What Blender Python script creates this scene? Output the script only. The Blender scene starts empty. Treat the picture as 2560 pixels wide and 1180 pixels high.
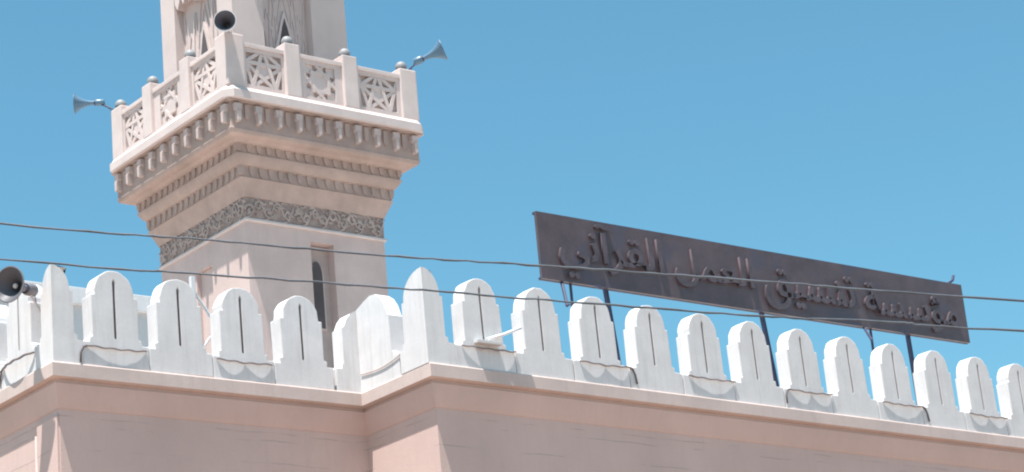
import bpy, bmesh, math, random
from mathutils import Vector, Matrix
random.seed(7)
PI = math.pi
scene = bpy.context.scene
C = scene.collection
E0 = 1.6                      # eye height: all heights below are relative to the eye, E0 is added when building

# ------------------------------------------------------------------ camera, sky, sun, exposure
cam = bpy.data.cameras.new('camera')
cam_o = bpy.data.objects.new('camera', cam); C.objects.link(cam_o)
rt = Vector((0.78593, -0.61176, -0.08993)); up = Vector((-0.12696, -0.30176, 0.94489)); fw = Vector((0.60518, 0.73120, 0.31483))
fw.normalize(); rt = (rt - fw * rt.dot(fw)).normalized(); up = rt.cross(fw)
cam_o.matrix_world = Matrix(((rt.x, up.x, -fw.x, 0), (rt.y, up.y, -fw.y, 0), (rt.z, up.z, -fw.z, E0), (0, 0, 0, 1)))
cam.sensor_fit = 'HORIZONTAL'; cam.sensor_width = 36.0
cam.lens = 36.0 * 5796.4 / 2560.0
cam.clip_end = 20000; cam.clip_start = 0.05
scene.camera = cam_o

SUN = Vector((0.268, 0.105, -1.0)).normalized()       # direction the light travels
w = bpy.data.worlds.new('World'); scene.world = w; w.use_nodes = True
nt = w.node_tree; nt.nodes.clear()
sky = nt.nodes.new('ShaderNodeTexSky'); sky.sky_type = 'NISHITA'; sky.sun_disc = False
sky.sun_elevation = math.asin(-SUN.z)
sky.sun_rotation = math.atan2(-SUN.x, -SUN.y)
sky.altitude = 0; sky.air_density = 1.0; sky.dust_density = 1.0; sky.ozone_density = 1.0
tint = nt.nodes.new('ShaderNodeMix'); tint.data_type = 'RGBA'; tint.blend_type = 'MULTIPLY'
tint.inputs['Factor'].default_value = 1.0
tint.inputs['B'].default_value = (0.60, 1.02, 0.98, 1)
bg = nt.nodes.new('ShaderNodeBackground'); bg.inputs['Strength'].default_value = 0.095
wo = nt.nodes.new('ShaderNodeOutputWorld')
nt.links.new(sky.outputs['Color'], tint.inputs['A']); nt.links.new(tint.outputs['Result'], bg.inputs['Color'])
nt.links.new(bg.outputs['Background'], wo.inputs['Surface'])

sl = bpy.data.lights.new('sun', 'SUN'); sl.energy = 5.0; sl.angle = math.radians(0.55); sl.color = (1.0, 0.955, 0.90)
so = bpy.data.objects.new('sun', sl); C.objects.link(so)
so.rotation_euler = SUN.to_track_quat('-Z', 'Y').to_euler(); so.location = (0, 0, 60)

vs = scene.view_settings
vs.view_transform = 'Standard'; vs.look = 'None'; vs.gamma = 1.0; vs.use_curve_mapping = False
vs.exposure = 0.9
scene.cycles.filter_width = 2.1

# ------------------------------------------------------------------ materials
def mat(name, col, rough=0.85, var=0.10, scale=1.2, fine=60.0, bump=0.15, streak=0.0, streak_col=(0.30, 0.25, 0.22), metal=0.0, spec=0.3, patch=0.0, patch_col=(0.9, 0.88, 0.86), cracks=()):
    m = bpy.data.materials.new(name); m.use_nodes = True
    n = m.node_tree.nodes; l = m.node_tree.links
    b = n['Principled BSDF']; b.inputs['Roughness'].default_value = rough; b.inputs['Metallic'].default_value = metal
    b.inputs['Specular IOR Level'].default_value = spec
    g = n.new('ShaderNodeNewGeometry')
    def noise(sc, detail, stretch=None, rough_=0.6):
        t = n.new('ShaderNodeTexNoise'); t.inputs['Scale'].default_value = sc; t.inputs['Detail'].default_value = detail; t.inputs['Roughness'].default_value = rough_
        if stretch:
            mp = n.new('ShaderNodeMapping'); mp.inputs['Scale'].default_value = stretch
            l.new(g.outputs['Position'], mp.inputs['Vector']); l.new(mp.outputs['Vector'], t.inputs['Vector'])
        else: l.new(g.outputs['Position'], t.inputs['Vector'])
        return t.outputs['Fac']
    def ramp(fac, a, b_, ca, cb):
        r = n.new('ShaderNodeValToRGB'); e = r.color_ramp.elements
        e[0].position = a; e[1].position = b_; e[0].color = (*ca, 1); e[1].color = (*cb, 1)
        l.new(fac, r.inputs['Fac']); return r.outputs['Color']
    def mix(kind, fac, A, B):
        x = n.new('ShaderNodeMix'); x.data_type = 'RGBA'; x.blend_type = kind
        if isinstance(fac, float): x.inputs['Factor'].default_value = fac
        else: l.new(fac, x.inputs['Factor'])
        for s, v in (('A', A), ('B', B)):
            if isinstance(v, tuple): x.inputs[s].default_value = (*v, 1)
            else: l.new(v, x.inputs[s])
        return x.outputs['Result']
    lo = tuple(c * (1 - var) for c in col); hi = tuple(min(0.95, c * (1 + var * 0.7)) for c in col)
    cc = ramp(noise(scale, 6), 0.32, 0.68, lo, hi)
    f = ramp(noise(fine, 3), 0.25, 0.75, (1 - var * .8,) * 3, (1.0,) * 3)
    cc = mix('MULTIPLY', 1.0, cc, f)
    if streak > 0:
        s = ramp(noise(3.0, 5, (4.0, 4.0, 0.35), 0.65), 0.50, 0.80, (0, 0, 0), (streak,) * 3)
        cc = mix('MIX', s, cc, streak_col)
    if patch > 0:
        s = ramp(noise(1.6, 4, None, 0.55), 0.55, 0.62, (0, 0, 0), (patch,) * 3)
        cc = mix('MIX', s, cc, patch_col)
    for h in cracks:
        sp = n.new('ShaderNodeSeparateXYZ'); l.new(g.outputs['Position'], sp.inputs[0])
        def mth(op, a, b_):
            q = n.new('ShaderNodeMath'); q.operation = op
            for k_, v in enumerate((a, b_)):
                if isinstance(v, (int, float)): q.inputs[k_].default_value = v
                else: l.new(v, q.inputs[k_])
            return q.outputs[0]
        wob = mth('MULTIPLY', mth('SUBTRACT', noise(1.2, 5, (1, 1, .2)), .5), .10)
        d = mth('ABSOLUTE', mth('ADD', mth('SUBTRACT', sp.outputs['Z'], h), wob), 0)
        line = mth('LESS_THAN', d, 0.0075)
        gate = ramp(noise(1.3 + h * .01, 3, (1, 1, 3.0)), 0.50, 0.60, (0, 0, 0), (0.42,) * 3)
        f_ = mth('MULTIPLY', line, gate)
        cc = mix('MIX', f_, cc, (0.30, 0.235, 0.21))
    l.new(cc, b.inputs['Base Color'])
    if bump > 0:
        bp = n.new('ShaderNodeBump'); bp.inputs['Strength'].default_value = bump; bp.inputs['Distance'].default_value = 0.01
        l.new(noise(fine * 0.6, 5), bp.inputs['Height']); l.new(bp.outputs['Normal'], b.inputs['Normal'])
    return m

M_WALL = mat('cream_wall_paint', (0.635, 0.472, 0.43), var=0.08, scale=0.7, streak=0.16, streak_col=(0.40, 0.32, 0.29), bump=0.25, cracks=(9.13, 9.02, 8.72))
M_LIP = mat('cream_cornice_paint', (0.62, 0.505, 0.47), var=0.10, scale=1.4, streak=0.45, streak_col=(0.44, 0.36, 0.33))
M_WHITE = mat('white_parapet_paint', (0.71, 0.69, 0.695), var=0.07, scale=3.0, streak=0.55, streak_col=(0.50, 0.47, 0.455), bump=0.12, fine=30)
M_SLOT = mat('slot_shade_and_dark_lead', (0.15, 0.13, 0.135), var=0.25)  # deep shade of the merlon slits put into the colour; also dark leads
M_MIN = mat('minaret_pale_stone_paint', (0.60, 0.46, 0.43), var=0.10, scale=1.5, streak=0.45, streak_col=(0.45, 0.38, 0.35))
M_MINW = mat('minaret_white_trim_paint', (0.65, 0.55, 0.525), var=0.09, scale=2.0, streak=0.40, streak_col=(0.55, 0.48, 0.46))
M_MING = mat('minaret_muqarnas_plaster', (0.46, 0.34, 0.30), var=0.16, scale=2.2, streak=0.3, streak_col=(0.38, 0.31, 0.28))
M_BRK = mat('bracket_weathered_paint', (0.56, 0.45, 0.42), var=0.10, scale=5.0, streak=0.35, streak_col=(0.34, 0.28, 0.26))
M_BAND = mat('weathered_band_ground', (0.37, 0.285, 0.26), var=0.30, scale=7.0)
M_SCROLL = mat('weathered_band_relief', (0.46, 0.365, 0.335), var=0.28, scale=6.0)
M_UP = mat('upper_shaft_paint', (0.62, 0.525, 0.50), var=0.06, scale=1.5, streak=0.2, streak_col=(0.46, 0.42, 0.41))
M_NICHE = mat('niche_grey_render', (0.46, 0.43, 0.44), var=0.09, scale=3.0)
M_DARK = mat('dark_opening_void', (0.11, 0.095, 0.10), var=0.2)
M_STAIN = mat('stained_niche_render', (0.46, 0.365, 0.34), var=0.12, scale=3, streak=0.35, streak_col=(0.24, 0.19, 0.17))
M_HORN = mat('grey_blue_horn_paint', (0.11, 0.20, 0.29), rough=0.35, var=0.06, spec=0.5, bump=0.0)
M_HORNIN = mat('horn_throat_paint', (0.11, 0.11, 0.13), rough=0.5, var=0.1, bump=0.0)
M_HORNW = mat('pale_horn_paint', (0.66, 0.62, 0.61), rough=0.4, var=0.06, spec=0.5, bump=0.0)
M_LAMP = mat('milky_lamp_cover', (0.27, 0.27, 0.28), rough=0.6, var=0.06, spec=0.5, bump=0.0)
M_LBASE = mat('lamp_base_metal', (0.10, 0.13, 0.16), rough=0.5, var=0.1, bump=0.0)
M_SIGN = mat('plum_grey_sign_sheet', (0.116, 0.082, 0.092), rough=0.42, var=0.24, scale=2.4, fine=25, bump=0.06, spec=0.5, patch=0.6, patch_col=(0.075, 0.072, 0.10))
M_LETTER = mat('plum_grey_sign_letters', (0.116, 0.088, 0.102), rough=0.40, var=0.3, scale=4, bump=0.05, spec=0.5)
M_STEEL = mat('dark_blue_steel', (0.06, 0.065, 0.12), rough=0.55, var=0.2, scale=6, bump=0.05)
M_CABLE = mat('grey_cable_sheath', (0.11, 0.125, 0.15), rough=0.6, var=0.3, scale=4, bump=0.0)
M_ROPE = mat('shade_grey_rope_light_hose', (0.26, 0.22, 0.22), rough=0.6, var=0.2, scale=6, bump=0.0)  # pale hose darkened: the line of shade along it is in the colour
M_HORNG = mat('mid_grey_horn_paint', (0.19, 0.18, 0.195), rough=0.45, var=0.08, spec=0.5, bump=0.0)
M_TUBE = mat('white_lamp_tube', (0.82, 0.83, 0.85), rough=0.3, var=0.02, bump=0.0, spec=0.5)
M_SHED = mat('grey_rooftop_render', (0.60, 0.58, 0.58), var=0.06, scale=2)
M_ROOF = mat('pale_roof_screed', (0.55, 0.52, 0.49), var=0.1)
M_GROUND = mat('sandy_plaza_paving', (0.31, 0.222, 0.175), var=0.15, scale=0.2, fine=3.0)

# ------------------------------------------------------------------ mesh helpers
class MB:
    def __init__(self): self.bm = bmesh.new()
    def quadhull(self, pts, faces):
        v = [self.bm.verts.new(p) for p in pts]
        for f in faces:
            try: self.bm.faces.new([v[i] for i in f])
            except ValueError: pass
        return self
    def box(self, x0, x1, y0, y1, z0, z1):
        p = [(x, y, z) for z in (z0, z1) for y in (y0, y1) for x in (x0, x1)]
        return self.quadhull(p, [(0, 2, 3, 1), (4, 5, 7, 6), (0, 1, 5, 4), (2, 6, 7, 3), (0, 4, 6, 2), (1, 3, 7, 5)])
    def obox(self, o, u, v, w_, a, b, c):
        """oriented box: origin o, axes u,v,w, extents (lo,hi) a,b,c"""
        o = Vector(o); u = Vector(u); v = Vector(v); w_ = Vector(w_)
        p = [o + u * x + v * y + w_ * z for z in c for y in b for x in a]
        return self.quadhull(p, [(0, 2, 3, 1), (4, 5, 7, 6), (0, 1, 5, 4), (2, 6, 7, 3), (0, 4, 6, 2), (1, 3, 7, 5)])
    def sweep(self, path, profile, closed=False, caps=True):
        n = len(path); P = [Vector(p) for p in path]
        def nrm(a, b):
            d = (b - a).normalized(); return Vector((d.y, -d.x))
        offs = []
        for i in range(n):
            if closed or 0 < i < n - 1:
                n1 = nrm(P[(i - 1) % n], P[i]); n2 = nrm(P[i], P[(i + 1) % n])
                m_ = (n1 + n2); m_ = m_ / max(1e-6, m_.dot(n1))
            elif i == 0: m_ = nrm(P[0], P[1])
            else: m_ = nrm(P[-2], P[-1])
            offs.append(m_)
        rings = [[self.bm.verts.new((P[i].x + offs[i].x * o, P[i].y + offs[i].y * o, z + E0)) for (o, z) in profile] for i in range(n)]
        for i in range(n if closed else n - 1):
            a, b = rings[i], rings[(i + 1) % n]
            for k in range(len(profile) - 1):
                self.bm.faces.new((a[k], b[k], b[k + 1], a[k + 1]))
        if closed and caps:
            self.bm.faces.new([r[-1] for r in rings]); self.bm.faces.new([r[0] for r in rings][::-1])
        elif caps:
            self.bm.faces.new(rings[0][::-1]); self.bm.faces.new(rings[-1])
        return self
    def tube(self, pts, r, seg=8, cap=True):
        pts = [Vector(p) for p in pts]; rings = []
        R = r if isinstance(r, (list, tuple)) else [r] * len(pts)
        for i, p in enumerate(pts):
            t = (pts[min(i + 1, len(pts) - 1)] - pts[max(i - 1, 0)]).normalized()
            a = t.cross(Vector((0, 0, 1)));
            if a.length < 1e-3: a = t.cross(Vector((1, 0, 0)))
            a.normalize(); b = t.cross(a)
            rings.append([self.bm.verts.new(p + (a * math.cos(2 * PI * k / seg) + b * math.sin(2 * PI * k / seg)) * R[i]) for k in range(seg)])
        for i in range(len(rings) - 1):
            for k in range(seg):
                self.bm.faces.new((rings[i][k], rings[i][(k + 1) % seg], rings[i + 1][(k + 1) % seg], rings[i + 1][k]))
        if cap:
            self.bm.faces.new(rings[0][::-1]); self.bm.faces.new(rings[-1])
        return self
    def lathe(self, origin, axis, prof, seg=32):
        """prof: (distance along axis, radius)"""
        o = Vector(origin); t = Vector(axis).normalized(); a = t.cross(Vector((0, 0, 1)))
        if a.length < 1e-3: a = Vector((1, 0, 0))
        a.normalize(); b = t.cross(a); rings = []
        for (d, r) in prof:
            if r < 1e-5: rings.append([self.bm.verts.new(o + t * d)])
            else: rings.append([self.bm.verts.new(o + t * d + (a * math.cos(2 * PI * k / seg) + b * math.sin(2 * PI * k / seg)) * r) for k in range(seg)])
        for i in range(len(rings) - 1):
            A, B = rings[i], rings[i + 1]
            for k in range(seg):
                k2 = (k + 1) % seg
                if len(A) == 1 and len(B) == 1: continue
                if len(A) == 1: self.bm.faces.new((A[0], B[k2], B[k]))
                elif len(B) == 1: self.bm.faces.new((A[k], A[k2], B[0]))
                else: self.bm.faces.new((A[k], A[k2], B[k2], B[k]))
        return self
    def prism(self, poly, o, u, v, w_, d0, d1):
        """polygon (u,v coords) extruded along w from d0 to d1"""
        o = Vector(o); u = Vector(u); v = Vector(v); w_ = Vector(w_)
        A = [self.bm.verts.new(o + u * x + v * y + w_ * d0) for x, y in poly]
        B = [self.bm.verts.new(o + u * x + v * y + w_ * d1) for x, y in poly]
        self.bm.faces.new(A); self.bm.faces.new(B[::-1]); n = len(poly)
        for i in range(n):
            self.bm.faces.new((A[i], B[i], B[(i + 1) % n], A[(i + 1) % n]))
        return self
    def mesh(self, name, m, bevel=0.0, smooth=False, segs=2):
        bm = self.bm
        bmesh.ops.recalc_face_normals(bm, faces=bm.faces)
        if bevel > 0:
            es = [e for e in bm.edges if len(e.link_faces) == 2 and e.calc_face_angle(0) > 0.6]
            bmesh.ops.bevel(bm, geom=es, offset=bevel, segments=segs, affect='EDGES', profile=0.6, clamp_overlap=True)
        me = bpy.data.meshes.new(name); bm.to_mesh(me); bm.free(); me.materials.append(m)
        if smooth:
            for p in me.polygons: p.use_smooth = True
        return me
    def obj(self, name, m, parent=None, **k):
        return link(name, self.mesh(name, m, **k), parent)

def link(name, me, parent=None, loc=None, rz=None):
    o = bpy.data.objects.new(name, me); C.objects.link(o)
    if parent is not None:
        o.parent = parent
        # geometry is authored in world space; parents sit at their base
        root = Vector((0, 0, 0)); q = parent
        while q is not None: root += q.location; q = q.parent
        o.location = -root
    if loc is not None: o.location = loc if parent is None else Vector(loc) - (-o.location)
    if rz is not None: o.rotation_euler.z = rz
    return o
def tag(o, label=None, cat=None, group=None, kind=None):
    if label: o['label'] = label
    if cat: o['category'] = cat
    if group: o['group'] = group
    if kind: o['kind'] = kind
    return o
def thing(name, loc, label, cat, group=None):
    o = bpy.data.objects.new(name, None); C.objects.link(o); o.location = loc; o.empty_display_size = 0.3
    return tag(o, label, cat, group)
def smooth_by_angle(o, ang=0.6):
    me = o.data
    for p in me.polygons: p.use_smooth = True
    try: me.set_sharp_from_angle(angle=ang)
    except Exception: pass
    return o

# ------------------------------------------------------------------ ground
g = MB(); S = 3000
g.quadhull([(-S, -S, 0), (S, -S, 0), (S, S, 0), (-S, S, 0)], [(0, 1, 2, 3)])
tag(g.obj('ground', M_GROUND), kind='structure')

# ------------------------------------------------------------------ mosque block: walls, cornice, parapet
OV = 0.165                                     # how far the cornice lip stands out
RA = math.radians(1.49)
XL, XR, YL, YR = 13.24, 17.925, 25.21, 23.60   # planes of the lip
rdir = Vector((math.cos(RA), math.sin(RA))); rnor = Vector((-rdir.y, rdir.x))
p1 = Vector((XL + OV, YL + OV)); p2 = Vector((XR + OV, YL + OV)); p3 = Vector((XR + OV, YR + OV))
p0 = Vector((XL + OV, 48.0)); p4 = p3 + rdir * 24.0; p5 = Vector((p4.x, 48.0))
PATH = [p0, p1, p2, p3, p4, p5]
mosque = thing('mosque', (20, 30, 0), 'cream walled mosque block with white crenellated parapet in front of the minaret', 'building')
wl = MB()
wl.sweep(PATH, [(0.0, -E0 + 0.0), (0.0, 8.16)], caps=False)
wl.obj('wall', M_WALL, mosque)
co = MB()
co.sweep(PATH, [(0.068, 7.974), (OV, 7.995), (OV, 8.165), (OV - 0.012, 8.182), (-0.30, 8.184)], caps=False)
cv = MB()
cv.sweep(PATH, [(-0.01, 7.62), (0.008, 7.622), (0.02, 7.65), (0.036, 7.70), (0.062, 7.78), (0.088, 7.87), (0.10, 7.925), (0.07, 7.935), (0.07, 7.978)], caps=False)
smooth_by_angle(cv.obj('cove', M_WALL, mosque))
smooth_by_angle(co.obj('cornice', M_LIP, mosque))
rf = MB()
pts = [(p.x, p.y) for p in PATH]
inner = [(XL + .5, 47.9), (XL + .5, YL + .5), (XR + .5, YL + .5), (XR + .5, YR + .5), (p4.x - .1, p4.y + .5), (p4.x - .1, 47.9)]
rf.prism(inner, (0, 0, 0), (1, 0, 0), (0, 1, 0), (0, 0, 1), 8.0 + E0, 8.10 + E0)
rf.obj('roof', M_ROOF, mosque)
# pilaster on the left face beside the corner, with a drain pipe in the angle
pl = MB(); pl.box(XL + OV - 0.035, XL + OV + 0.3, YL + OV + 0.02, YL + OV + 0.56, 0.02, 7.55 + E0)
pl.obj('pilaster', M_WALL, mosque, bevel=0.008)
pp = MB(); pp.tube([(XL + OV - 0.022, YL + OV + 0.60, 0.05), (XL + OV - 0.022, YL + OV + 0.60, 7.40 + E0)], 0.018)
pp.obj('drain_pipe', M_STAIN, mosque, smooth=True)

ZP, ZG, ZS, ZT = 8.186, 8.50, 9.14, 9.485      # plinth bottom, gap bottom, shoulder, tip
def half_outline(pw, mw, tipw=0.0, ztip=ZT):
    """outer contour of half a merlon, from the foot of the plinth to the tip: (offset from centre, z)"""
    o = [(pw, ZP), (pw, ZG), (mw + 0.05, ZG + 0.004), (mw + 0.045, ZG + 0.07), (mw + 0.004, ZG + 0.085), (mw, ZS), (mw - 0.045, ZS + 0.004)]
    aw = mw - 0.045
    for k in range(1, 8):
        t = k / 8 * PI / 2
        o.append((tipw + (aw - tipw) * math.cos(t) ** 0.95, ZS + 0.02 + (ztip - ZS - 0.02) * (math.sin(t) ** 1.0)))
    o.append((tipw, ztip))
    return o
TH = 0.245
SW, SB, ST, SD = 0.022, 8.575, 9.33, 0.045
def merlon_mesh(pw):
    b = MB(); bm = b.bm
    H = [(x + (random.uniform(-.007, .007) if 0.02 < x < pw - .01 else 0), z + (random.uniform(-.006, .006) if 0.02 < x < pw - .01 else 0)) for x, z in half_outline(pw, 0.335)]
    def V(x, y, z): return bm.verts.new((x, y, z - ZP))
    outer_f = [V(x, 0, z) for x, z in H] ; outer_fl = [V(-x, 0, z) for x, z in H[:-1]]
    outer_b = [V(x, TH, z) for x, z in H] ; outer_bl = [V(-x, TH, z) for x, z in H[:-1]]
    cb = V(0, 0, ZP); cbb = V(0, TH, ZP)
    # slit hole ring (front), goes through to depth SD
    ring = [(0, SB - .012), (SW, SB), (SW, ST), (0, ST + 0.05), (-SW, ST), (-SW, SB)]
    rf_ = [V(x, 0, z) for x, z in ring]; rb_ = [V(x, SD, z) for x, z in ring]
    bm.faces.new([cb] + outer_f + [rf_[3], rf_[2], rf_[1], rf_[0]])
    bm.faces.new([cb, rf_[0], rf_[5], rf_[4], rf_[3], outer_f[-1]] + outer_fl[::-1])
    for i in range(6):
        bm.faces.new((rf_[i], rf_[(i + 1) % 6], rb_[(i + 1) % 6], rb_[i]))
    loopf = outer_fl + [outer_f[-1]] + outer_f[-2::-1]
    loopb = outer_bl + [outer_b[-1]] + outer_b[-2::-1]
    for i in range(len(loopf) - 1):
        bm.faces.new((loopf[i], loopf[i + 1], loopb[i + 1], loopb[i]))
    bm.faces.new((loopf[-1], cb, cbb, loopb[-1])); bm.faces.new((cb, loopf[0], loopb[0], cbb))
    bm.faces.new([cbb] + outer_bl + [outer_b[-1]] + outer_b[-2::-1])
    bmesh.ops.recalc_face_normals(bm, faces=bm.faces)
    es = [e for e in bm.edges if len(e.link_faces) == 2 and e.calc_face_angle(0) > 0.9 and max(abs(v.co.x) for v in e.verts) > 0.03]
    bmesh.ops.bevel(bm, geom=es, offset=0.012, segments=2, affect='EDGES', profile=0.6, clamp_overlap=True)
    me = bpy.data.meshes.new('merlon'); bm.to_mesh(me); bm.free(); me.materials.append(M_WHITE)
    return me
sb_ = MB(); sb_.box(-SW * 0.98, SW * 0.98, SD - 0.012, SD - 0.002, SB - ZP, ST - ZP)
slot_me = sb_.mesh('slot', M_SLOT)  # dark sheet at the back of the slit, painted as its shade
mers_R = [merlon_mesh(0.521) for _ in range(6)]; mers_L = [merlon_mesh(0.474) for _ in range(4)]
def place_merlon(me, x, y, rz, dz=0.0, lean=0.0):
    o = bpy.data.objects.new('merlon', me); C.objects.link(o); o.parent = mosque
    o.location = Vector((x, y, E0 + ZP + dz)) - mosque.location; o.rotation_euler = (0, lean, rz)
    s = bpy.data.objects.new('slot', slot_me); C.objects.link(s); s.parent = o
    return o
PF = 0.03                                        # plinth face behind the lip
# right run
base = Vector((XR, YR)) + rnor * PF
RX = []
for i in range(16):
    d = 1.0 + 1.056 * i
    c = base + rdir * d; RX.append(c)
    place_merlon(mers_R[(i * 5 + i // 6) % 6], c.x, c.y, RA, random.uniform(-.006, .006), math.radians(random.uniform(-1.1, -0.3)))
# left run
LX = []
for i in range(4):
    c = Vector((14.17 + 0.955 * i, YL + PF)); LX.append(c)
    place_merlon(mers_L[i % 4], c.x, c.y, 0, random.uniform(-.006, .006), math.radians(random.uniform(-1.1, -0.3)))
# left side face (runs away from the camera)
for i in range(14):
    place_merlon(mers_L[i % 4], XL + PF, YL + 0.95 + 0.955 * i, -PI / 2, 0, math.radians(-0.5))

def corner_merlon(cx, cy, arms, outer):
    """two half merlons folded round a corner; arms: (direction, outline)"""
    b = MB(); bm = b.bm
    (d1, o1), (d2, o2) = arms
    d1 = Vector((*d1, 0)); d2 = Vector((*d2, 0)); c = Vector((cx, cy, E0))
    sgn = 1 if outer else -1
    bend = (d1 + d2) * sgn * TH
    for (d, o, oth) in ((d1, o1, d2), (d2, o2, d1)):
        inw = oth * sgn * TH
        top0 = o[-1][1] if o[-1][0] < 1e-6 else None
        F = [bm.verts.new(c + d * x + Vector((0, 0, z))) for x, z in o if x > 1e-6]
        B = [bm.verts.new(c + d * x + inw + Vector((0, 0, z))) for x, z in o if x > 1e-6]
        zt = o[-1][1]
        cf0 = bm.verts.new(c + Vector((0, 0, ZP))); cf1 = bm.verts.new(c + Vector((0, 0, zt)))
        cb0 = bm.verts.new(c + bend + Vector((0, 0, ZP))); cb1 = bm.verts.new(c + bend + Vector((0, 0, zt)))
        bm.faces.new([cf0] + F + [cf1]); bm.faces.new([cb0] + B + [cb1])
        FF = [cf0] + F + [cf1]; BB = [cb0] + B + [cb1]
        for i in range(len(FF) - 1): bm.faces.new((FF[i], FF[i + 1], BB[i + 1], BB[i]))
    bmesh.ops.remove_doubles(bm, verts=bm.verts, dist=1e-5)
    bmesh.ops.recalc_face_normals(bm, faces=bm.faces)
    return smooth_by_angle(b.obj('merlon', M_WHITE, mosque), 0.5)
def half_c(pw, mw, ztip=ZT): return half_outline(pw, mw, 0.0, ztip)
# outer corner on the right: one arm along the right wall, one along the return
corner_merlon(base.x, base.y, [((rdir.x, rdir.y), half_c(0.476, 0.32, 9.52)), ((0, 1), half_c(0.62, 0.50, 9.52))], True)
inner_arm = [(0.93, ZP), (0.93, ZG), (0.80, ZG + .004), (0.79, ZG + .07), (0.76, ZG + .085), (0.75, 9.10), (0.72, 9.12), (0.66, 9.28), (0.57, 9.40), (0.46, 9.475), (0.34, 9.49), (0.2, 9.45), (0.0, 9.375)]
ia2 = [(0.39, ZP), (0.39, ZG), (0.30, ZG + .004), (0.29, ZG + .07), (0.262, ZG + .085), (0.26, 9.10), (0.225, 9.12), (0.17, 9.24), (0.10, 9.32), (0.0, 9.375)]
corner_merlon(XR + PF, YL + PF, [((-1, 0), ia2), ((0, -1), inner_arm)], False)
corner_merlon(XL + PF, YL + PF, [((1, 0), half_c(0.425, 0.295, 9.47)), ((0, 1), half_c(0.44, 0.30, 9.47))], True)

# ------------------------------------------------------------------ minaret
cx, cy, HS = 23.387, 35.5, 1.545
minaret = thing('minaret', (cx, cy, 0), 'tall pale square minaret with corbelled balcony rising behind the parapet', 'tower')
SQ = lambda h: [(cx - h, cy - h), (cx + h, cy - h), (cx + h, cy + h), (cx - h, cy + h)]
def ring(name, prof, m, smooth=True, parent=minaret, chamfer=0.0):
    b = MB(); h0 = 1.0 if chamfer == 0 else 2.2
    path = SQ(h0)
    if chamfer > 0:
        k = chamfer; path = []
        for (sx, sy), (ax, ay), (bx, by) in (((-1, -1), (0, 1), (1, 0)), ((1, -1), (-1, 0), (0, 1)), ((1, 1), (0, -1), (-1, 0)), ((-1, 1), (1, 0), (0, -1))):
            path += [(cx + sx * h0 + ax * k, cy + sy * h0 + ay * k), (cx + sx * h0 + bx * k, cy + sy * h0 + by * k)]
    b.sweep(path, [(o - h0, z) for o, z in prof], closed=True, caps=False)
    o = b.obj(name, m, parent)
    return smooth_by_angle(o, 0.5) if smooth else o
# faces: A = facing -y (right in view), B = facing -x (left in view)
FA = dict(o=(cx, cy), u=Vector((1, 0, 0)), n=Vector((0, -1, 0)))
FB = dict(o=(cx, cy), u=Vector((0, -1, 0)), n=Vector((-1, 0, 0)))
ZU = Vector((0, 0, 1))
def face_box(b, F, u0, u1, z0, z1, d0, d1):
    b.obox((F['o'][0], F['o'][1], E0), F['u'], ZU, F['n'], (u0, u1), (z0, z1), (d0, d1)); return b
def wall_with_niche(F, h, u0, u1, z0, z1, nu0, nu1, nz0, nz1, b):
    face = lambda a, c, e, f: face_box(b, F, a, c, e, f, h - 0.4, h)
    if nu0 > u0: face(u0, nu0, z0, z1); face(nu1, u1, z0, z1)
    if nz0 > z0: face(nu0, nu1, z0, nz0)
    face(nu0, nu1, nz1, z1)
sh = MB()
sh.box(cx - HS + .4, cx + HS, cy - HS + .4, cy + HS, 0.02, 14.1 + E0)
for F, e0, e1 in ((FA, -HS, HS), (FB, -HS, HS - 0.4)):
    b0, b1 = e0, e1
    n0, n1 = (-0.16, 0.36) if F is FA else (-0.27, 0.29)
    wall_with_niche(F, HS, b0, b1, -E0 + .02, 14.08, n0, n1, 9.5, 13.86 if F is FA else 13.62, sh)
sh.obj('shaft', M_MIN, minaret)
for F in (FA, FB):
    n0, n1 = (-0.159, 0.359) if F is FA else (-0.269, 0.289)
    rc = MB(); face_box(rc, F, n0, n1, 9.51, 13.85 if F is FA else 13.61, HS - 0.38, HS - (0.20 if F is FA else 0.09))
    nb = rc.obj('niche', M_STAIN if F is FA else M_MIN, minaret)
    if F is FB: continue
    arch = [(-0.15, 12.2), (0.15, 12.2), (0.15, 13.25)] + [(0.15 * math.cos(t * PI / 12), 13.25 + 0.27 * math.sin(t * PI / 12)) for t in range(1, 12)] + [(-0.15, 13.25)]
    hole = [(x * 0.80 + 0.06, 12.24 + (z - 12.2) * 0.985) for x, z in arch]
    a2 = [(x + 0.06, z) for x, z in arch]
    wn = MB(); wn.prism(a2, (F['o'][0], F['o'][1], E0), F['u'], ZU, F['n'], HS - 0.199, HS - 0.172)
    wo_ = wn.obj('window', M_MIN, minaret)
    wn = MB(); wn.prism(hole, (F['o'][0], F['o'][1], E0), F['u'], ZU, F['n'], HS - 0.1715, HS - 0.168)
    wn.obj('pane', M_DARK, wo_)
# string course, scroll band, corbelled profile
ring('string_course', [(1.50, 14.07), (1.575, 14.075), (1.585, 14.10), (1.575, 14.135), (1.50, 14.14)], M_MINW)
ring('scroll_band', [(1.50, 14.135), (1.548, 14.1355), (1.552, 14.56), (1.50, 14.561)], M_BAND)
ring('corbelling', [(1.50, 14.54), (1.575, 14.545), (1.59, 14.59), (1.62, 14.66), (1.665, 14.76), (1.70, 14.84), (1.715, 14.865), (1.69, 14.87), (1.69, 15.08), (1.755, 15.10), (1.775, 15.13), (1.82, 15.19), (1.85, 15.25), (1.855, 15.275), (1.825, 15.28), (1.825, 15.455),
     (1.90, 15.47), (1.935, 15.485), (1.965, 15.51), (2.05, 15.525), (2.095, 15.545), (2.115, 15.58), (2.125, 15.62), (2.12, 15.63), (2.115, 15.66), (2.115, 16.13), (2.19, 16.14), (2.19, 16.175)], M_MING)
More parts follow.
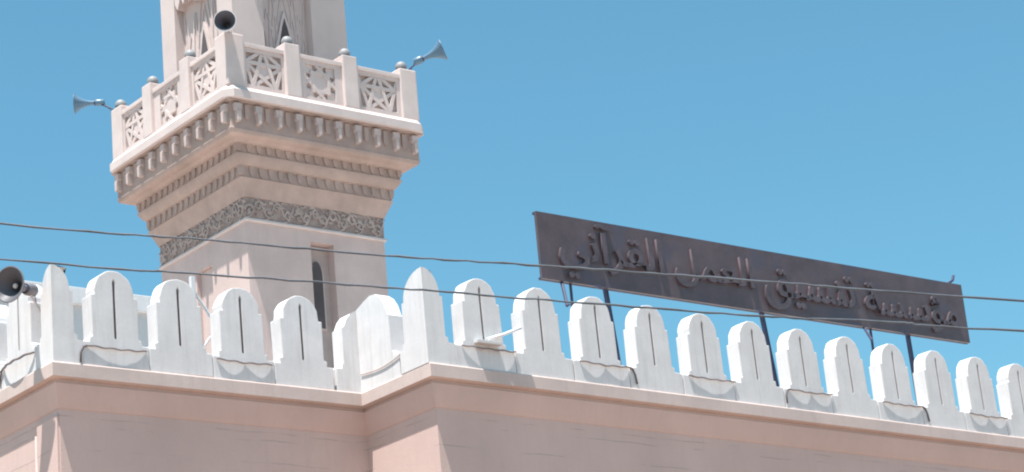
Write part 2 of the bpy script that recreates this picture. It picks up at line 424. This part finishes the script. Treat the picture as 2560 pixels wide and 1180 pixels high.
LIPP = [(2.15, 16.172), (2.258, 16.175), (2.268, 16.185), (2.27, 16.335), (2.232, 16.37), (2.20, 16.425), (1.6, 16.44), (1.0, 16.442)]
ring('balcony_lip', LIPP, M_MINW, smooth=False, chamfer=0.12)
bf = MB(); bf.box(cx - 1.3, cx + 1.3, cy - 1.3, cy + 1.3, 14.0 + E0, 16.43 + E0)
bf.obj('balcony_floor', M_MING, minaret)

# dentils and bracket pegs on the two seen sides (each its own piece), copies share mesh data
def repeat(name, make, F, us, m, bevel=0.0):
    key = None
    for u in us:
        if key is None:
            b = MB(); make(b); key = b.mesh(name, m, bevel=bevel)
        o = bpy.data.objects.new(name, key); C.objects.link(o); o.parent = minaret
        o.rotation_euler.z = 0 if F is FA else -PI / 2
        p = Vector((cx, cy, E0)) + F['u'] * u - minaret.location
        o.location = p
def dent(z0, z1, h0, h1, w_):
    return lambda b: b.prism([(-w_, z1), (-w_ * .95, z0 + .10), (-w_ * .6, z0 + .03), (0, z0), (w_ * .6, z0 + .03), (w_ * .95, z0 + .10), (w_, z1)], (0, 0, 0), (1, 0, 0), ZU, (0, -1, 0), h0, h1)
for F in (FA, FB):
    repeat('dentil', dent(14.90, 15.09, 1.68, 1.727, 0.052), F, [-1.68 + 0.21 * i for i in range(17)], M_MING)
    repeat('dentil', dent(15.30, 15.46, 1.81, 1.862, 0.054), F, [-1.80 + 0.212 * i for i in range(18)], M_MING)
def peg(b):
    b.prism([(-.075, 16.09), (-.07, 15.98), (-.042, 15.94), (.042, 15.94), (.07, 15.98), (.075, 16.09)], (0, 0, 0), (1, 0, 0), ZU, (0, -1, 0), 2.03, 2.208)
    b.prism([(-.042, 15.94), (-.036, 15.755), (0, 15.72), (.036, 15.755), (.042, 15.94)], (0, 0, 0), (1, 0, 0), ZU, (0, -1, 0), 2.03, 2.228)
def pegback(b):
    b.prism([(-.05, 16.10), (-.05, 15.86), (0, 15.80), (.05, 15.86), (.05, 16.10)], (0, 0, 0), (1, 0, 0), ZU, (0, -1, 0), 2.03, 2.15)
for F in (FA, FB):
    repeat('bracket', peg, F, [-1.99 + 0.4422 * i for i in range(10)], M_BRK, bevel=0.006)
    repeat('small_bracket', pegback, F, [-1.77 + 0.4422 * i for i in range(9)], M_MING)

# scroll relief in the band
def spiral(b, F, u, z, r, turn, sgn, h=1.552):
    pts = []
    n = 14
    for k in range(n + 1):
        t = k / n; a = turn + sgn * t * 2.2 * PI; rr = r * (1 - 0.8 * t)
        pts.append((u + rr * math.cos(a), z + rr * math.sin(a)))
    ribbon(b, F, pts, h, 0.016 + random.uniform(0, 0.008), 0.02)
def ribbon(b, F, pts, h, wd, dep):
    o = Vector((F['o'][0], F['o'][1], E0))
    for i in range(len(pts) - 1):
        a = Vector(pts[i]); c = Vector(pts[i + 1]); d = (c - a)
        if d.length < 1e-4: continue
        d.normalize(); e = Vector((-d.y, d.x))
        U = F['u'] * d.x + ZU * d.y; V_ = F['u'] * e.x + ZU * e.y
        b.obox(o + F['u'] * a.x + ZU * a.y, U, V_, F['n'], (-wd * .35, (c - a).length + wd * .35), (-wd, wd), (h - .004, h + dep + random.uniform(0, .004)))
for F in (FA, FB):
    b = MB(); u = -1.45; i = 0
    while u < 1.46:
        zc = 14.345 + (0.05 if i % 2 else -0.05)
        spiral(b, F, u + random.uniform(-.03, .03), zc, random.uniform(.085, .15), random.uniform(0, 6.28), 1 if i % 2 else -1)
        ribbon(b, F, [(u - .11, zc + (.17 if i % 2 else -.17)), (u, zc + (.11 if i % 2 else -.11)), (u + .12, zc + (-.15 if i % 2 else .15))], 1.552, .015, .022)
        for _ in range(6):
            uu, zz = u + random.uniform(-.12, .12), random.uniform(14.19, 14.52); a = random.uniform(0, PI)
            ribbon(b, F, [(uu, zz), (uu + .05 * math.cos(a), zz + .05 * abs(math.sin(a)) * .6), (uu + .08 * math.cos(a + .6), zz + .03 * math.sin(a))], 1.552, .014, .018)
        u += 0.205; i += 1
    b.obj('scroll_relief', M_SCROLL, minaret)['kind'] = 'stuff'

# balcony railing
RO = 2.17
def post_mesh(hh):
    b = MB(); b.box(-.165, .165, -.16, .16, 16.43, 16.43 + hh); return b.mesh('post', M_MINW, bevel=0.02)
post_me = post_mesh(1.08); postc_me = None
bcn = MB(); bcn.box(-.20, .20, -.20, .20, 16.43, 17.50); postc_me = bcn.mesh('post', M_MINW, bevel=0.03)
def put(name, me, x, y, parent=minaret, rz=0):
    o = bpy.data.objects.new(name, me); C.objects.link(o); o.parent = parent
    root = Vector((0, 0, 0)); q = parent
    while q is not None: root += q.location; q = q.parent
    o.location = Vector((x, y, E0)) - root; o.rotation_euler.z = rz; return o
mid = RO - .13
POST_A = [-0.73, 0.58]; POST_B = [-0.72, 0.70]
for sx in (-1, 1):
    for sy in (-1, 1): put('post', postc_me, cx + sx * (RO - .20), cy + sy * (RO - .20))
for u in POST_A: put('post', post_me, cx + u, cy - mid); put('post', post_me, cx + u, cy + mid)
for u in POST_B: put('post', post_me, cx - mid, cy - u); put('post', post_me, cx + mid, cy - u)

def strap(b, p, q, wd, d0, d1, O, U, N):
    a = Vector(p); c = Vector(q); d = (c - a); L = d.length; d.normalize(); e = Vector((-d.y, d.x))
    b.obox(O + U * a.x + ZU * a.y, U * d.x + ZU * d.y, U * e.x + ZU * e.y, N, (-wd * .5, L + wd * .5), (-wd, wd), (d0, d1))
def rail_panel(F, u0, u1, star):
    """one carved railing panel between two posts"""
    O = Vector((F['o'][0], F['o'][1], E0)); U, N = F['u'], F['n']
    b = MB(); face_box(b, F, u0, u1, 16.43, 17.35, RO - .20, RO - .135)
    pan = b.obj('railing_panel', M_MINW, minaret)
    uc = (u0 + u1) / 2; z0, z1 = 16.47, 17.35; zc = 16.865; hw = (u1 - u0) / 2; fh = 0.335
    fr = MB(); d0, d1 = RO - .136, RO - .045
    fw_ = min(0.43, hw - .05) if star else 0.33
    face_box(fr, F, u0 - .01, uc - fw_, 16.434, 17.27, d0, d1); face_box(fr, F, uc + fw_, u1 + .01, 16.434, 17.27, d0, d1)
    face_box(fr, F, uc - fw_, uc + fw_, 16.434, zc - fh, d0, d1); face_box(fr, F, uc - fw_, uc + fw_, zc + fh, 17.27, d0, d1)
    fr.obj('frame', M_MINW, pan)
    cp = MB(); face_box(cp, F, u0 - .02, u1 + .02, 17.272, 17.36, RO - .22, RO - .015); cp.obj('coping', M_MINW, pan, bevel=0.012)
    st = MB(); W_, Hh = fw_ * .985, fh * .985
    def cut(poly, n, c, keep):
        out = []
        for a in range(len(poly)):
            p, q = poly[a], poly[(a + 1) % len(poly)]
            dp = (p[0] * n[0] + p[1] * n[1] - c) * keep; dq = (q[0] * n[0] + q[1] * n[1] - c) * keep
            if dp >= 0: out.append(p)
            if dp * dq < 0:
                t = dp / (dp - dq); out.append((p[0] + (q[0] - p[0]) * t, p[1] + (q[1] - p[1]) * t))
        return out
    def area(P): return abs(sum(P[a][0] * P[(a + 1) % len(P)][1] - P[(a + 1) % len(P)][0] * P[a][1] for a in range(len(P)))) / 2
    def inset(P, g_):
        A = sum(P[a][0] * P[(a + 1) % len(P)][1] - P[(a + 1) % len(P)][0] * P[a][1] for a in range(len(P)))
        if A < 0: P = P[::-1]
        Q = P
        for a in range(len(P)):
            p, q = P[a], P[(a + 1) % len(P)]; L = math.hypot(q[0] - p[0], q[1] - p[1])
            if L < 1e-5: continue
            n = (-(q[1] - p[1]) / L, (q[0] - p[0]) / L); Q = cut(Q, n, n[0] * p[0] + n[1] * p[1] + g_, 1)
            if len(Q) < 3: return None
        return Q
    cells = [[(-W_, -Hh), (W_, -Hh), (W_, Hh), (-W_, Hh)]]
    if star:
        straps = [(math.cos(t), math.sin(t), .40 * Hh) for t in [PI / 10 + q * 2 * PI / 5 for q in range(5)]] + [(math.cos(t), math.sin(t), 1.02 * Hh) for t in [-PI / 10 + q * 2 * PI / 5 for q in range(5)]]
        sw = .036
    else:
        straps = [(math.cos(t), math.sin(t), .56 * Hh) for t in [q * PI / 4 for q in range(8)]]; sw = .030
    for nx_, ny_, c0_ in straps:
        for c_ in (c0_ - sw, c0_ + sw):
            nc = []
            for P in cells:
                for kp in (1, -1):
                    Q = cut(P, (nx_, ny_), c_, kp)
                    if len(Q) > 2 and area(Q) > 2e-5: nc.append(Q)
            cells = nc
    for P in cells:
        gx = sum(p[0] for p in P) / len(P); gz = sum(p[1] for p in P) / len(P); rad = math.hypot(gx, gz)
        on = [q for q, (a, b_, c_) in enumerate(straps) if abs(gx * a + gz * b_ - c_) < sw]
        if not star and rad > .97 * Hh: top_ = RO - .085
        elif on: top_ = RO - .052 - .0035 * (on[0] % 5)
        elif rad < (.30 if star else .45) * Hh: top_ = RO - .075
        else: continue
        st.prism([(uc + x, zc + z) for x, z in P], O, U, ZU, N, RO - .136, top_)
    st.obj('star_lattice' if star else 'knot_lattice', M_MINW, pan)
CE = RO - .40
for F, PS in ((FA, POST_A), (FB, [-x for x in POST_B][::-1] if False else POST_B)):
    ed = [-CE] + PS + [CE]
    for i in range(3):
        a = ed[i] + (.0 if i == 0 else .165); c = ed[i + 1] - (.0 if i == 2 else .165)
        rail_panel(F, a, c, i != 1)
# plain panels on the two hidden sides
for F in (dict(o=(cx, cy), u=Vector((-1, 0, 0)), n=Vector((0, 1, 0))), dict(o=(cx, cy), u=Vector((0, 1, 0)), n=Vector((1, 0, 0)))):
    b = MB(); face_box(b, F, -CE, CE, 16.43, 17.35, RO - .2, RO - .06); b.obj('railing_panel', M_MINW, minaret)

# upper shaft with lattice niches and pointed doorways
HU = 1.315; ux, uy = cx - .06, cy + .10
UA = dict(o=(ux, uy), u=Vector((1, 0, 0)), n=Vector((0, -1, 0))); UB = dict(o=(ux, uy), u=Vector((0, -1, 0)), n=Vector((-1, 0, 0)))
us = MB(); us.box(ux - HU + .4, ux + HU, uy - HU + .4, uy + HU, 16.44 + E0, 24.02 + E0)
NA = (-.62, .50); NB = (-.80, .78)
DEP = 0.20
for F, e0, e1, N_ in ((UA, -HU, HU, NA), (UB, -HU, HU - .4, NB)):
    wall_with_niche(F, HU, e0, e1, 16.44, 24, N_[0], N_[1], 16.45, 19.75, us)
us.obj('upper_shaft', M_UP, minaret)
ub = MB(); c0 = 1.2
ub.sweep([(ux - c0, uy - c0), (ux + c0, uy - c0), (ux + c0, uy + c0), (ux - c0, uy + c0)], [(o - c0, z) for o, z in [(1.25, 22.2), (1.36, 22.22), (1.42, 22.45), (1.55, 22.6), (1.60, 22.75), (1.75, 22.95), (1.80, 23.2), (1.96, 23.3), (1.98, 23.4), (2.03, 23.42), (2.03, 23.65), (1.2, 23.67)]], closed=True, caps=False)
ub.obj('unseen_upper_gallery', M_MINW, minaret)  # unseen above the view; height and overhang set to shade the upper shaft
for F, N_, dc in ((UA, NA, -0.04), (UB, NB, 0.02)):
    rc = MB(); face_box(rc, F, N_[0] + .001, N_[1] - .001, 16.46, 19.74, HU - .38, HU - DEP)
    nb = rc.obj('upper_niche', M_UP, minaret)
    O = Vector((F['o'][0], F['o'][1], E0))
    # pendant stalactites under the niche head
    pd = MB(); n = 7; wn_ = (N_[1] - N_[0]) / n
    for i in range(n):
        u = N_[0] + wn_ * (i + .5); lo = 19.62 - .34 * (0.45 + 0.55 * abs(math.cos((i - 3) * .95))) - random.uniform(0, .08)
        pd.prism([(u - wn_ * .49, 19.748), (u - wn_ * .40, lo + .16), (u, lo), (u + wn_ * .40, lo + .16), (u + wn_ * .49, 19.748)], O, F['u'], ZU, F['n'], HU - DEP - .01, HU - .006)
    pd.obj('stalactite_fringe', M_UP, nb)
    # nested pointed-arch ribs
    lt = MB(); wid = N_[1] - N_[0]
    for c_, w0, zt_ in ((dc, .46, 19.15), (dc - wid * .33, .36, 18.75), (dc + wid * .33, .36, 18.75), (dc, .62, 19.65), (dc - wid * .5, .30, 19.45), (dc + wid * .5, .30, 19.45), (dc - wid * .22, .20, 19.3), (dc + wid * .22, .20, 19.3), (dc - wid * .42, .14, 18.0), (dc + wid * .42, .14, 18.0)):
        for sg in (-1, 1):
            P_ = []
            for q in range(15):
                t = q / 14; x_ = c_ + sg * w0 * (1 - t ** 1.5) * (1 - .25 * math.sin(t * PI)); z_ = 16.6 + (zt_ - 16.6) * t
                if N_[0] + .02 < x_ < N_[1] - .02 and z_ < 19.3: P_.append((x_, z_))
                else:
                    if len(P_) > 1: ribbon(lt, F, P_, HU - DEP, .013, .022)
                    P_ = []
            if len(P_) > 1: ribbon(lt, F, P_, HU - DEP, .013, .022)
    lt.obj('arch_tracery', M_UP, nb)
    # pointed doorway with pale frame
    def ogive(wd, zb, zs, zt):
        L = [(-wd, zb), (wd, zb), (wd, zs)]
        for t in (.25, .5, .75): L.append((wd * (1 - t) ** .9 * (1 - .15 * math.sin(t * PI)), zs + (zt - zs) * t))
        L.append((0, zt))
        for t in (.75, .5, .25): L.append((-wd * (1 - t) ** .9 * (1 - .15 * math.sin(t * PI)), zs + (zt - zs) * t))
        L.append((-wd, zs)); return [(x + dc, z) for x, z in L]
    df = MB(); df.prism(ogive(.32, 16.47, 17.75, 18.78), O, F['u'], ZU, F['n'], HU - DEP - .01, HU - DEP + .055); dfr = df.obj('doorway', M_UP, nb)
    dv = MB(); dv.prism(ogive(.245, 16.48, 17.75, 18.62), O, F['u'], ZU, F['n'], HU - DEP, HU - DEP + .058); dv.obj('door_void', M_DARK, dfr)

# small white corner bollard caps of the balcony lip etc. are part of the ring above

# ------------------------------------------------------------------ dome lamps on the balcony posts
dm = MB(); dm.lathe((0, 0, 0.05), (0, 0, 1), [(0, .105), (.035, .114), (.085, .104), (.13, .07), (.15, .03), (.155, 0)], seg=24); dome_me = dm.mesh('dome', M_LAMP, smooth=True)
db = MB(); db.lathe((0, 0, 0), (0, 0, 1), [(0, 0), (0, .085), (.03, .10), (.051, .10), (.051, 0)], seg=24); base_me = db.mesh('base', M_LBASE)
lamp_pos = [
    (cx - RO + .14, cy + RO - .16, 17.50, 'grey blue dome lamp on the far left corner post beside the left horn'),
    (cx - mid, cy + .72, 17.51, 'grey blue dome lamp against the sky on the balcony post nearest the shaft left edge'),
    (cx - mid, cy - .70, 17.51, 'dome lamp on the left balcony post in front of the sunlit shaft'),
    (cx - .73, cy - mid, 17.51, 'dome lamp on the balcony post in front of the dark pointed doorway'),
    (cx + .58, cy - mid, 17.51, 'dome lamp on the balcony post at the right edge of the upper shaft'),
    (cx + RO - .24, cy - RO + .16, 17.50, 'dome lamp on the right corner post beside the right horn')]
for i, (x, y, z, lab) in enumerate(lamp_pos):
    o = thing('dome_lamp', (x, y, z + E0), lab, 'lamp', 'dome lamps on the balcony posts')
    for nm, me in (('base', base_me), ('dome', dome_me)):
        c = bpy.data.objects.new(nm, me); C.objects.link(c); c.parent = o

# ------------------------------------------------------------------ horn loudspeakers
def horn(label, mouth, axis, R_, L_, body_m, plug=False, mount=None, in_m=None):
    """mouth = centre of the opening, axis = direction it points"""
    ax = Vector(axis).normalized(); m_ = Vector(mouth)
    o = thing('horn_loudspeaker', m_ - ax * L_, label, 'loudspeaker', 'horn loudspeakers')
    throat = R_ * .17
    flare = lambda t: throat + (R_ - throat) * (0.25 * t + 0.75 * t ** 2.6)
    ext = [(-L_ + L_ * t, flare(t) + .006) for t in [i / 14 for i in range(15)]]
    outer = [(-L_ - .002, 0)] + ext + [(.004, R_ + .014), (.012, R_ + .012), (.012, R_ - .004)]
    b = MB(); b.lathe(m_, ax, outer, 40); bell = b.obj('bell', body_m, o); smooth_by_angle(bell, .8)
    inn = [(.012, R_ - .004)] + [(-L_ * (1 - t) + .0, max(.004, flare(t) - .004)) for t in [1 - i / 14 for i in range(13)]] + [(-L_ * .86, 0)]
    b = MB(); b.lathe(m_, ax, inn, 40); smooth_by_angle(b.obj('throat', in_m or M_HORNIN, o), .8)
    b = MB(); b.lathe(m_ - ax * (L_ + .20), ax, [(0, 0), (0, R_ * .30), (.02, R_ * .36), (.15, R_ * .36), (.185, R_ * .28), (.2, R_ * .2), (.2, 0)], 28); smooth_by_angle(b.obj('driver', body_m, o), .6)
    bk = m_ - ax * (L_ + .19)
    if mount:
        e = Vector(mount); mid_ = (bk + e) / 2 - Vector((0, 0, .14))
        b = MB(); b.tube([bk * (1 - t) ** 2 + mid_ * 2 * t * (1 - t) + e * t * t for t in [i / 10 for i in range(11)]], .006, 6); b.obj('lead', M_SLOT, o, smooth=True)
    b = MB(); b.lathe(m_ - ax * (L_ + .03), ax, [(0, R_ * .22), (0, R_ * .30), (.03, R_ * .30), (.03, R_ * .22)], 24); b.obj('clamp', M_STEEL, o)
    if plug:
        b = MB(); b.lathe(m_ - ax * L_ * .45, ax, [(0, .03), (.01, .036), (.03, .03), (.04, .015), (.042, 0)], 20); smooth_by_angle(b.obj('phase_plug', M_HORNW, o), .6)
    if mount:
        back = m_ - ax * (L_ + .06)
        b = MB(); b.tube([back, Vector(mount)], .016, 8); b.tube([back - Vector((0, 0, R_ * .34)), back + Vector((0, 0, .02))], .016, 8)
        b.obj('bracket', M_STEEL if not plug else M_HORNW, o)
    return o
horn('round pale horn loudspeaker facing forward over the front corner of the balcony', (cx - 2.28, cy - 2.36, 17.60 + E0), (-.62, -.74, -.10), .20, .40, M_HORNW, mount=(cx - RO + .12, cy - RO + .12, 17.48 + E0))
horn('blue grey horn loudspeaker pointing up right from the right corner of the balcony', (cx + 2.56, cy - 2.58, 17.86 + E0), (.66, -.66, .30), .215, .42, M_HORN, mount=(cx + RO - .16, cy - RO + .16, 17.48 + E0))
horn('blue grey horn loudspeaker pointing left from the left corner of the balcony', (cx - 2.70, cy + 2.64, 17.74 + E0), (-.80, .55, .02), .19, .38, M_HORN, mount=(cx - RO + .1, cy + RO - .1, 17.48 + E0))
horn('big dark throated horn loudspeaker at the left end of the parapet', (12.80, 25.46, 9.205 + E0), (-.90, -.42, -.06), .225, .30, M_HORNG, plug=True, mount=(XL + .10, YL + .45, 8.95 + E0))

# ------------------------------------------------------------------ sign board behind the parapet
sdir = Vector((math.cos(math.radians(.3)), math.sin(math.radians(.3)), 0)); sn = Vector((sdir.y, -sdir.x, 0))
SO = Vector((20.95, 24.71, E0))
sign = thing('sign_board', (25.7, 24.73, 8.1 + E0), 'long plum grey sign board with raised arabic lettering on steel legs behind the parapet', 'sign')
b = MB(); b.obox(SO, sdir, ZU, sn, (0, 9.45), (10.055, 11.10), (-.05, 0)); b.obj('panel', M_SIGN, sign, bevel=0.004)
fr = MB()
for a in ((0, 9.45, 11.062, 11.101), (0, 9.45, 10.05, 10.085)): fr.obox(SO, sdir, ZU, sn, a[:2], a[2:], (-.09, -.052))
for u in (0.06, 1.35, 4.55, 8.05, 9.39): fr.obox(SO, sdir, ZU, sn, (u - .025, u + .025), (10.09, 11.06), (-.09, -.052))
fr.obj('frame', M_STEEL, sign)
words = [("\uFEF2\uFEE7\u0622\uFEAE\uFED8\uFEDF\u0627", 21.30, 23.38, 10.12, 11.05), ("\uFEDE\uFEE4\uFECC\uFEDF\u0627", 23.62, 25.30, 10.26, 10.90),
         ("\uFED6\uFEF4\uFEB4\uFEE8\uFE97", 25.53, 27.62, 10.12, 10.88), ("\uFE94\uFEB4\uFEB3\uFE86\uFEE3", 27.84, 30.16, 10.14, 10.84)]
for s, x0, x1, z0, z1 in words:
    cu = bpy.data.curves.new('lettering', 'FONT'); cu.body = s; cu.extrude = 0.5; cu.resolution_u = 3; cu.offset = 0.014
    to = bpy.data.objects.new('lettering', cu); C.objects.link(to)
    bpy.context.view_layer.update()
    me = bpy.data.meshes.new_from_object(to.evaluated_get(bpy.context.evaluated_depsgraph_get()))
    bpy.data.objects.remove(to); bpy.data.curves.remove(cu)
    xs = [v.co.x for v in me.vertices]; ys = [v.co.y for v in me.vertices]
    ax, bx, ay, by = min(xs), max(xs), min(ys), max(ys)
    for v in me.vertices:
        u = (x0 - SO.x) + (v.co.x - ax) / (bx - ax) * (x1 - x0); z = z0 + (v.co.y - ay) / (by - ay) * (z1 - z0)
        d = 0.001 if v.co.z < 0 else 0.045
        v.co = SO + sdir * u + ZU * z + sn * d
    me.materials.clear(); me.materials.append(M_LETTER); me.name = 'lettering'
    link('lettering', me, sign)
for u, ub_ in ((1.30, 1.50), (4.56, 4.80), (8.0, 8.06)):
    b = MB(); P_ = [SO + sdir * (uu + su) + ZU * zz + sn * dd for zz, uu in ((8.1, ub_), (10.3, u)) for su in (-.03, .03) for dd in (-.15, -.092)]
    b.quadhull(P_, [(0, 1, 3, 2), (4, 6, 7, 5), (0, 4, 5, 1), (2, 3, 7, 6), (0, 2, 6, 4), (1, 5, 7, 3)]); b.obj('leg', M_STEEL, sign)
for u0, u1 in ((0.42, 0.25), (6.87, 6.73)):
    b = MB(); b.tube([SO + sdir * u0 + ZU * 10.10 - sn * .07, SO + sdir * u1 + ZU * (9.60 if u0 < 1 else 9.76) + sn * .20], .026, 6)
    b.tube([SO + sdir * (u0 + .17) + ZU * 10.10 - sn * .07, SO + sdir * (u0 + .19) + ZU * 8.1 - sn * .10], .022, 6)
    b.tube([SO + sdir * u1 + ZU * (9.61 if u0 < 1 else 9.77) + sn * .19, SO + sdir * (u0 + .18) + ZU * (9.75 if u0 < 1 else 9.92) - sn * .08], .013, 6)
    b.obj('strut', M_STEEL, sign)
for u in (0.92, 4.25, 7.60):
    b = MB(); b.tube([SO + sdir * u + ZU * 10.02 + sn * .12, SO + sdir * (u + .12) + ZU * 10.035 + sn * .02, SO + sdir * (u + .35) + ZU * 10.11 - sn * .07], .022, 6); b.obj('hook', M_STEEL, sign)
b = MB(); b.tube([SO + sdir * 9.05 + ZU * 11.06 - sn * .05, SO + sdir * 9.2 + ZU * 11.12 - sn * .05, SO + sdir * 9.30 + ZU * 11.18 - sn * .05, SO + sdir * 9.345 + ZU * 11.27 - sn * .05], [.02, .024, .026, .024], 8); b.obj('hook', M_STEEL, sign, smooth=True)

# ------------------------------------------------------------------ rope lights along the plinth (alternate merlons)
def rope(c, d, nrm, length, lobes, amp, label, tail=None, z=8.487, r=.0115):
    """hose along the foot of a merlon, bowing outwards in plan so that the sun throws scalloped shadows"""
    d = Vector((*d, 0)); nrm = Vector((*nrm, 0)); c = Vector((c[0], c[1], E0))
    pts = []
    n = 36
    for i in range(n + 1):
        t = i / n; bow = amp * abs(math.sin(t * PI * lobes)) ** .8
        sag = .018 * math.sin(t * PI) + .006 * math.sin(t * 23 + c.x)
        pts.append(c + d * ((t - .5) * length) + nrm * (r + .001 + bow) + ZU * (z - sag))
    o = thing('rope_light', c + ZU * z, label, 'rope light', 'rope lights at the foot of the merlons')
    b = MB(); b.tube(pts, r, 8); b.obj('hose', M_ROPE, o, smooth=True)
    if tail:
        side = 1 if tail > 0 else -1; e = pts[-1] if side > 0 else pts[0]
        q = [e, e + d * .05 * side - ZU * .02, e + d * .09 * side - ZU * .10, e + d * (.10 * side) - ZU * .235 + nrm * .01]
        b = MB(); b.tube(q, .013, 8); b.obj('lead', M_SLOT, o, smooth=True)
    return o
outn = -rnor
labs = {0: ('rope light bowing out below the merlon that carries the broken white tube', None), 2: ('rope light below the first sign leg, its lead dropping at the right', 1), 4: ('single scalloped rope light below the middle of the sign without a dropped lead', None),
        6: ('double scalloped rope light right of the middle sign leg, its lead dropping at the left', -1), 8: ('rope light below the merlon at the last sign leg, its lead dropping at the right', 1), 10: ('rightmost rope light, below the parapet beyond the end of the sign', None), 12: ('rope light on the parapet farther right than the sign', None)}
shape = {0: (1, .034), 2: (2, .018), 4: (1, .020), 6: (2, .018), 8: (1, .020), 10: (2, .016), 12: (1, .02)}
for i, (lab, tail) in labs.items():
    c = RX[i] + rdir * .06
    rope((c.x, c.y), (rdir.x, rdir.y), (outn.x, outn.y), .95, shape[i][0], shape[i][1], lab, tail)
rope((LX[0].x, LX[0].y), (1, 0), (0, -1), .86, 1, .020, 'rope light below the first merlon right of the left horn', -1, z=8.44)
rope((XL + PF, YL + .95), (0, 1), (-1, 0), .86, 1, .085, 'loosely looped rope light on the side face nearest the left horn', 1, z=8.44, r=.016)
rope((XL + PF, YL + 1.905), (0, 1), (-1, 0), .86, 2, .07, 'second loosely looped rope light on the side face below the left horn', None, z=8.44, r=.016)
rope((LX[2].x, LX[2].y), (1, 0), (0, -1), .86, 2, .018, 'double scalloped rope light below the merlon in front of the minaret', None, z=8.45)
# drooping wire on the return
b = MB(); pts = [Vector((XR + PF - .012, YL + PF - .02 - 1.35 * t, E0 + 8.44 + .16 * t - .10 * math.sin(t * PI))) for t in [i / 16 for i in range(17)]]
b.tube(pts, .007, 6)
tag(b.obj('wire', M_STAIN, None, smooth=True), 'thin wire drooping across the sunlit return of the parapet', 'wire')
# broken white lamp tube sticking out
b = MB(); q0 = Vector((RX[0].x + .03, RX[0].y - .03, E0 + 8.61)); b.tube([q0, q0 + Vector((.25, -.05, .08)), q0 + Vector((.56, -.05, .21))], .022, 10)
t_ = thing('lamp_tube', q0, 'broken white lamp tube sticking out in front of the first merlon right of the corner', 'lamp tube')
b.obj('tube', M_TUBE, t_, smooth=True)
b = MB(); b.obox(q0, (1, 0, 0), (0, 1, 0), (0, 0, 1), (-.22, .20), (-.06, .03), (-.08, -.035)); b.obj('shadow_plate', M_SHED, t_, bevel=.006)  # flat plate added to throw the broad shadow on plinth and lip

# ------------------------------------------------------------------ structure on the roof behind the left parapet
shed = thing('rooftop_shed', (15.4, 29, 8.1 + E0), 'low grey rooftop shed with white fascia seen through the left merlons', 'shed')
b = MB(); b.box(13.9, 16.65, 28.06, 30.5, 8.1 + E0, 9.96 + E0); b.obj('wall', M_SHED, shed)
b = MB(); b.box(13.75, 16.75, 27.98, 30.6, 9.96 + E0, 10.205 + E0); b.obj('fascia', M_WHITE, shed, bevel=.01)
tr = thing('white_trellis', (16.0, 26.0, 8.1 + E0), 'white metal trellis behind the gap between two left merlons', 'trellis')
b = MB(); b.box(15.77, 15.83, 25.97, 26.03, 8.1 + E0, 9.84 + E0); b.obj('post', M_WHITE, tr)
b = MB(); b.box(16.30, 16.35, 25.97, 26.03, 8.1 + E0, 9.5 + E0); b.obj('post', M_WHITE, tr)
b = MB()
b.tube([(15.82, 26, 9.62 + E0), (16.32, 26, 8.95 + E0)], .022, 6); b.tube([(15.82, 26.03, 8.7 + E0), (16.32, 26.03, 9.35 + E0)], .018, 6); b.tube([(15.82, 26.0, 8.95 + E0), (16.32, 26.0, 8.35 + E0)], .018, 6)
b.obj('brace', M_WHITE, tr)

# ------------------------------------------------------------------ overhead cables across the street
def cable(P, label):
    P = [Vector(p) + Vector((0, 0, E0)) for p in P]
    d0 = (P[0] - P[1]).normalized(); d1 = (P[-1] - P[-2]).normalized()
    pts = [P[0] + d0 * 12 + ZU * .5, P[0] + d0 * 5 + ZU * .08] + P + [P[-1] + d1 * 5 + ZU * .08, P[-1] + d1 * 12 + ZU * .5]
    # Catmull-Rom resample with a little unevenness
    out = []
    for i in range(1, len(pts) - 2):
        a, b_, c, d = pts[i - 1:i + 3]
        for k in range(14):
            t = k / 14
            p = .5 * ((2 * b_) + (c - a) * t + (2 * a - 5 * b_ + 4 * c - d) * t * t + (3 * b_ - a - 3 * c + d) * t ** 3)
            out.append(p + Vector((0, 0, random.uniform(-.0035, .0035))))
    b = MB(); b.tube(out, [.0062 + random.uniform(-.0014, .0014) for _ in out], 6)
    return tag(b.obj('power_cable', M_CABLE, None, smooth=True), label, 'cable', 'cables crossing in front of the mosque')
cable([(5.607, 11.239, 4.415), (6.498, 10.579, 4.233), (7.32, 9.975, 4.055), (8.069, 9.417, 3.911), (8.995, 8.728, 3.728), (10.172, 7.855, 3.492)], 'upper of the two overhead cables, crossing the middle of the sign')
cable([(5.632, 11.299, 4.228), (6.487, 10.664, 4.057), (7.343, 10.029, 3.886), (8.129, 9.449, 3.723), (9.02, 8.787, 3.543), (9.624, 8.332, 3.441), (10.194, 7.907, 3.329)], 'lower of the two overhead cables, running along the tips of the merlons')
